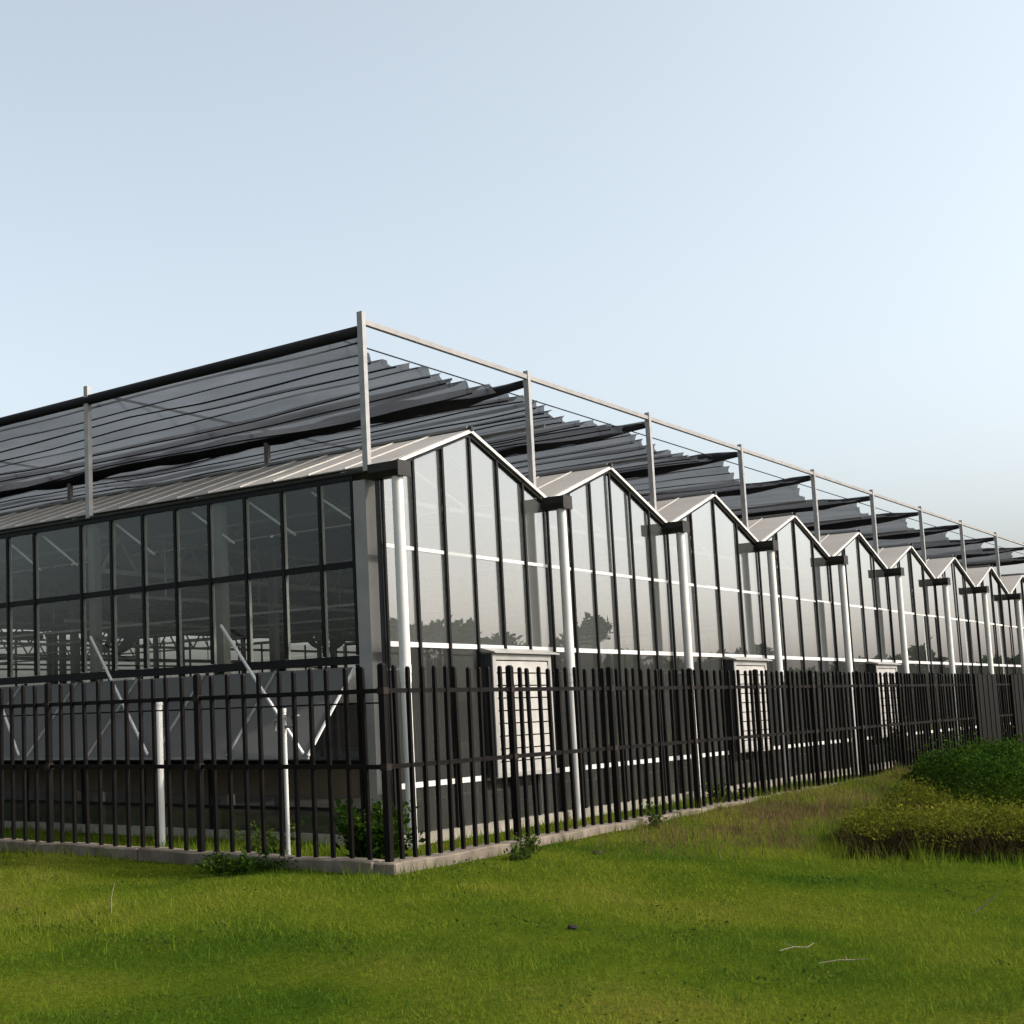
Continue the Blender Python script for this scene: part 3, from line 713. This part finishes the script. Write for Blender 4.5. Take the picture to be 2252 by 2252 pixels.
LOW = [(0, -4.95), (1.5, -4.4), (3.6, -4.2), (5.3, -4.3), (3.6, -5.3), (2.3, -6.1), (1.8, -8.6), (.4, -8.6), (.5, -6.4), (-.05, -5.4)]
def keep_foot(x, y, rng):
    d = poly_dist(x, y, LOW); return (~in_poly(x, y, LOW) | (d < .15)) & (rng.random(len(x)) < np.exp(-d/.16)*(.3+.7*np.clip(vnoise(x, y, .4, 71)+.4, 0, 1)))
g7 = blades('hedge_foot_grass', 140000, (-.6, 6, -7.5, -3.6), .10, .007, keep_foot, M['grass'], .5, seed=15)
tag(g7, 'longer ragged grass around the foot of the low hedge', 'grass', kind='stuff')
def lawn_weeds():
    rng = np.random.default_rng(5); x = rng.uniform(-8.5, 4, 90000); y = rng.uniform(-8.5, 4, 90000)
    k = outside(x, y) & in_view(x, y) & (vnoise(x, y, .35, 81) > .5) & (rng.random(90000) < .4); x, y = x[k], y[k]
    P = np.stack([x, y, lawn_z(x, y)+rng.uniform(.005, .035, len(x))], 1)
    o = leaves('lawn_weeds', P, .022, M['leaf_weed'], None, 6, up=.1); tag(o, 'small broad-leaved weeds scattered in the lawn', 'weeds', kind='stuff')
lawn_weeds()
def weed(loc, r, h, n, label, mat='leaf_weed', size=.05, seed=1):
    t = thing('weed_clump', loc, label, 'weed', 'weeds along the fence'); rng = np.random.default_rng(seed)
    ns = max(6, n//60); a = rng.uniform(0, 6.28, ns); rr = r*np.sqrt(rng.random(ns)); hh = h*rng.uniform(.45, 1, ns)
    tip = np.stack([rr*np.cos(a), rr*np.sin(a), hh], 1); base = tip*np.array([.25, .25, 0])
    sticks('stems', base, tip, .007, M['stem'], t, seed)
    i = rng.integers(0, ns, n); f = rng.uniform(.2, 1, n)[:, None]
    P = base[i]+(tip[i]-base[i])*f+rng.normal(size=(n, 3))*size*.7; P[:, 2] = np.abs(P[:, 2])
    leaves('foliage', P, size, M[mat], t, seed)
weed((-1.75, -.95, .03), .5, .66, 2800, 'dark bushy weed inside the fence corner by the greenhouse', 'leaf_dark', .06, 2)
weed((-2.35, -.1, .03), .35, .5, 700, 'tall thin weed behind the left fence near the tap', 'leaf_weed', .05, 3)
weed((-1.75, -2.60, .18), .13, .09, 220, 'small leafy weed at the foot of the lit plinth near the corner', 'leaf_weed', .04, 4)
weed((-1.28, -2.45, .18), .14, .2, 260, 'twiggy brownish weed leaning on the lit plinth', 'leaf_weed', .035, 5)
weed((1.55, -2.45, .2), .14, .26, 260, 'dry weed tuft at a joint of the lit plinth', 'leaf_weed', .035, 6)
weed((-3.55, -.8, .17), .55, .14, 1500, 'dark green low weeds at the foot of the shaded plinth', 'leaf_dark', .04, 7)
weed((15.5, -1.4, .05), .5, .95, 900, 'light green sapling behind the fence above the dark hedge', 'leaf_weed', .07, 8)
weed((6.0, -1.6, .05), .5, .35, 900, 'low weeds between fence and second gables', 'leaf_weed', .05, 12)

def twig(loc, pts, label, r=.0032):
    t = thing('twig', loc, label, 'twig'); m = MB(); pts = [[Vector(q)*(.62 if abs(q[2]) < .1 else 1)-Vector((0, 0, .012)) for q in p] for p in pts]
    for p in pts: m.tube([Vector(q) for q in p], [r]*(len(p)-1)+[r*.4], 6)
    m.build('branch', M['twig'], t)
def gz(x, y): return float(lawn_z(np.array([x]), np.array([y]))[0])
twig((-4.3, -5.95, gz(-4.3, -5.95)+.03), [[(-.12, .1, 0), (0, 0, .03), (.1, -.1, .02), (.22, -.13, .05)], [(0, 0, .03), (.02, .1, .06)]], 'forked dry twig lying on the lawn, nearer the middle')
twig((-4.55, -6.3, gz(-4.55, -6.3)+.03), [[(-.1, .16, 0), (0, 0, .03), (.08, -.12, .03), (.1, -.25, .05)], [(.04, -.06, .03), (.12, -.02, .05)]], 'pale dry twig lying on the lawn, nearer the right')
twig((-2.0, -6.5, gz(-2, -6.5)+.02), [[(-.05, .1, 0), (0, 0, .08), (.03, -.12, .17)]], 'single dry stalk sticking up at the right of the lawn', .006)
twig((-5.7, -1.3, gz(-5.7, -1.3)), [[(0, 0, 0), (.01, .01, .13), (.03, -.02, .26)]], 'single pale stalk standing in the lawn at left', .005)
def stone(loc, s, label):
    bm = bmesh.new(); bmesh.ops.create_icosphere(bm, subdivisions=2, radius=s)
    for v_ in bm.verts: v_.co *= 1+.25*math.sin(v_.co.x*90)*math.cos(v_.co.y*70+v_.co.z*50); v_.co.z *= .55
    me = bpy.data.meshes.new('stone'); bm.to_mesh(me); bm.free(); o = link('stone', me, M['stone']); o.location = (*loc, gz(*loc)+.012); tag(o, label, 'stone')
stone((-1.0, -3.0), .045, 'small dark stone on the lawn near the lit plinth')
stone((-4.4, -4.5), .035, 'small dark stone in the middle of the foreground lawn')

# ------------------------------------------------------------------ trees that the gable glass mirrors (right of the frame)
def treeline():
    rng = np.random.default_rng(77); P = []; tone = []
    mx, my = -13.07, 9.08
    for k in range(40):
        az = R(-46+k*.95+rng.uniform(-.4, .4)); d = rng.uniform(85, 110)
        cx, cy = mx+d*math.cos(az), my+d*math.sin(az)
        h = rng.choice([3.6, 4.4, 5.4, 6.6, 7.6])*d/90*rng.uniform(.85, 1.1)*(1 if k < 26 else .78 if k < 34 else .42); rx = rng.uniform(1.6, 3.2)
        for c in range(9):
            c0 = np.array([cx+rng.normal()*rx*.5, cy+rng.normal()*rx*.5, h*rng.uniform(.35, .8)]); rr = rx*rng.uniform(.35, .6)
            v = rng.normal(size=(260, 3)); v /= np.linalg.norm(v, axis=1)[:, None]; v *= rr*rng.random(260)[:, None]**.4
            P.append(c0+v*np.array([1, 1, .9])); tone.append(np.full(260, rng.uniform(.3, .7)))
        n2 = 320; P.append(np.stack([cx+rng.normal(size=n2)*2, cy+rng.normal(size=n2)*2, rng.uniform(0, 1.9, n2)], 1)); tone.append(np.full(n2, .4))
    P = np.concatenate(P); P[:, 2] = np.maximum(P[:, 2], .05)
    o = leaves('tree_belt', P, .5, M['leaf_tree'], None, 78, tone=np.concatenate(tone))
    tag(o, 'dark far tree belt mirrored in the gable glass', 'trees', kind='stuff')
treeline()
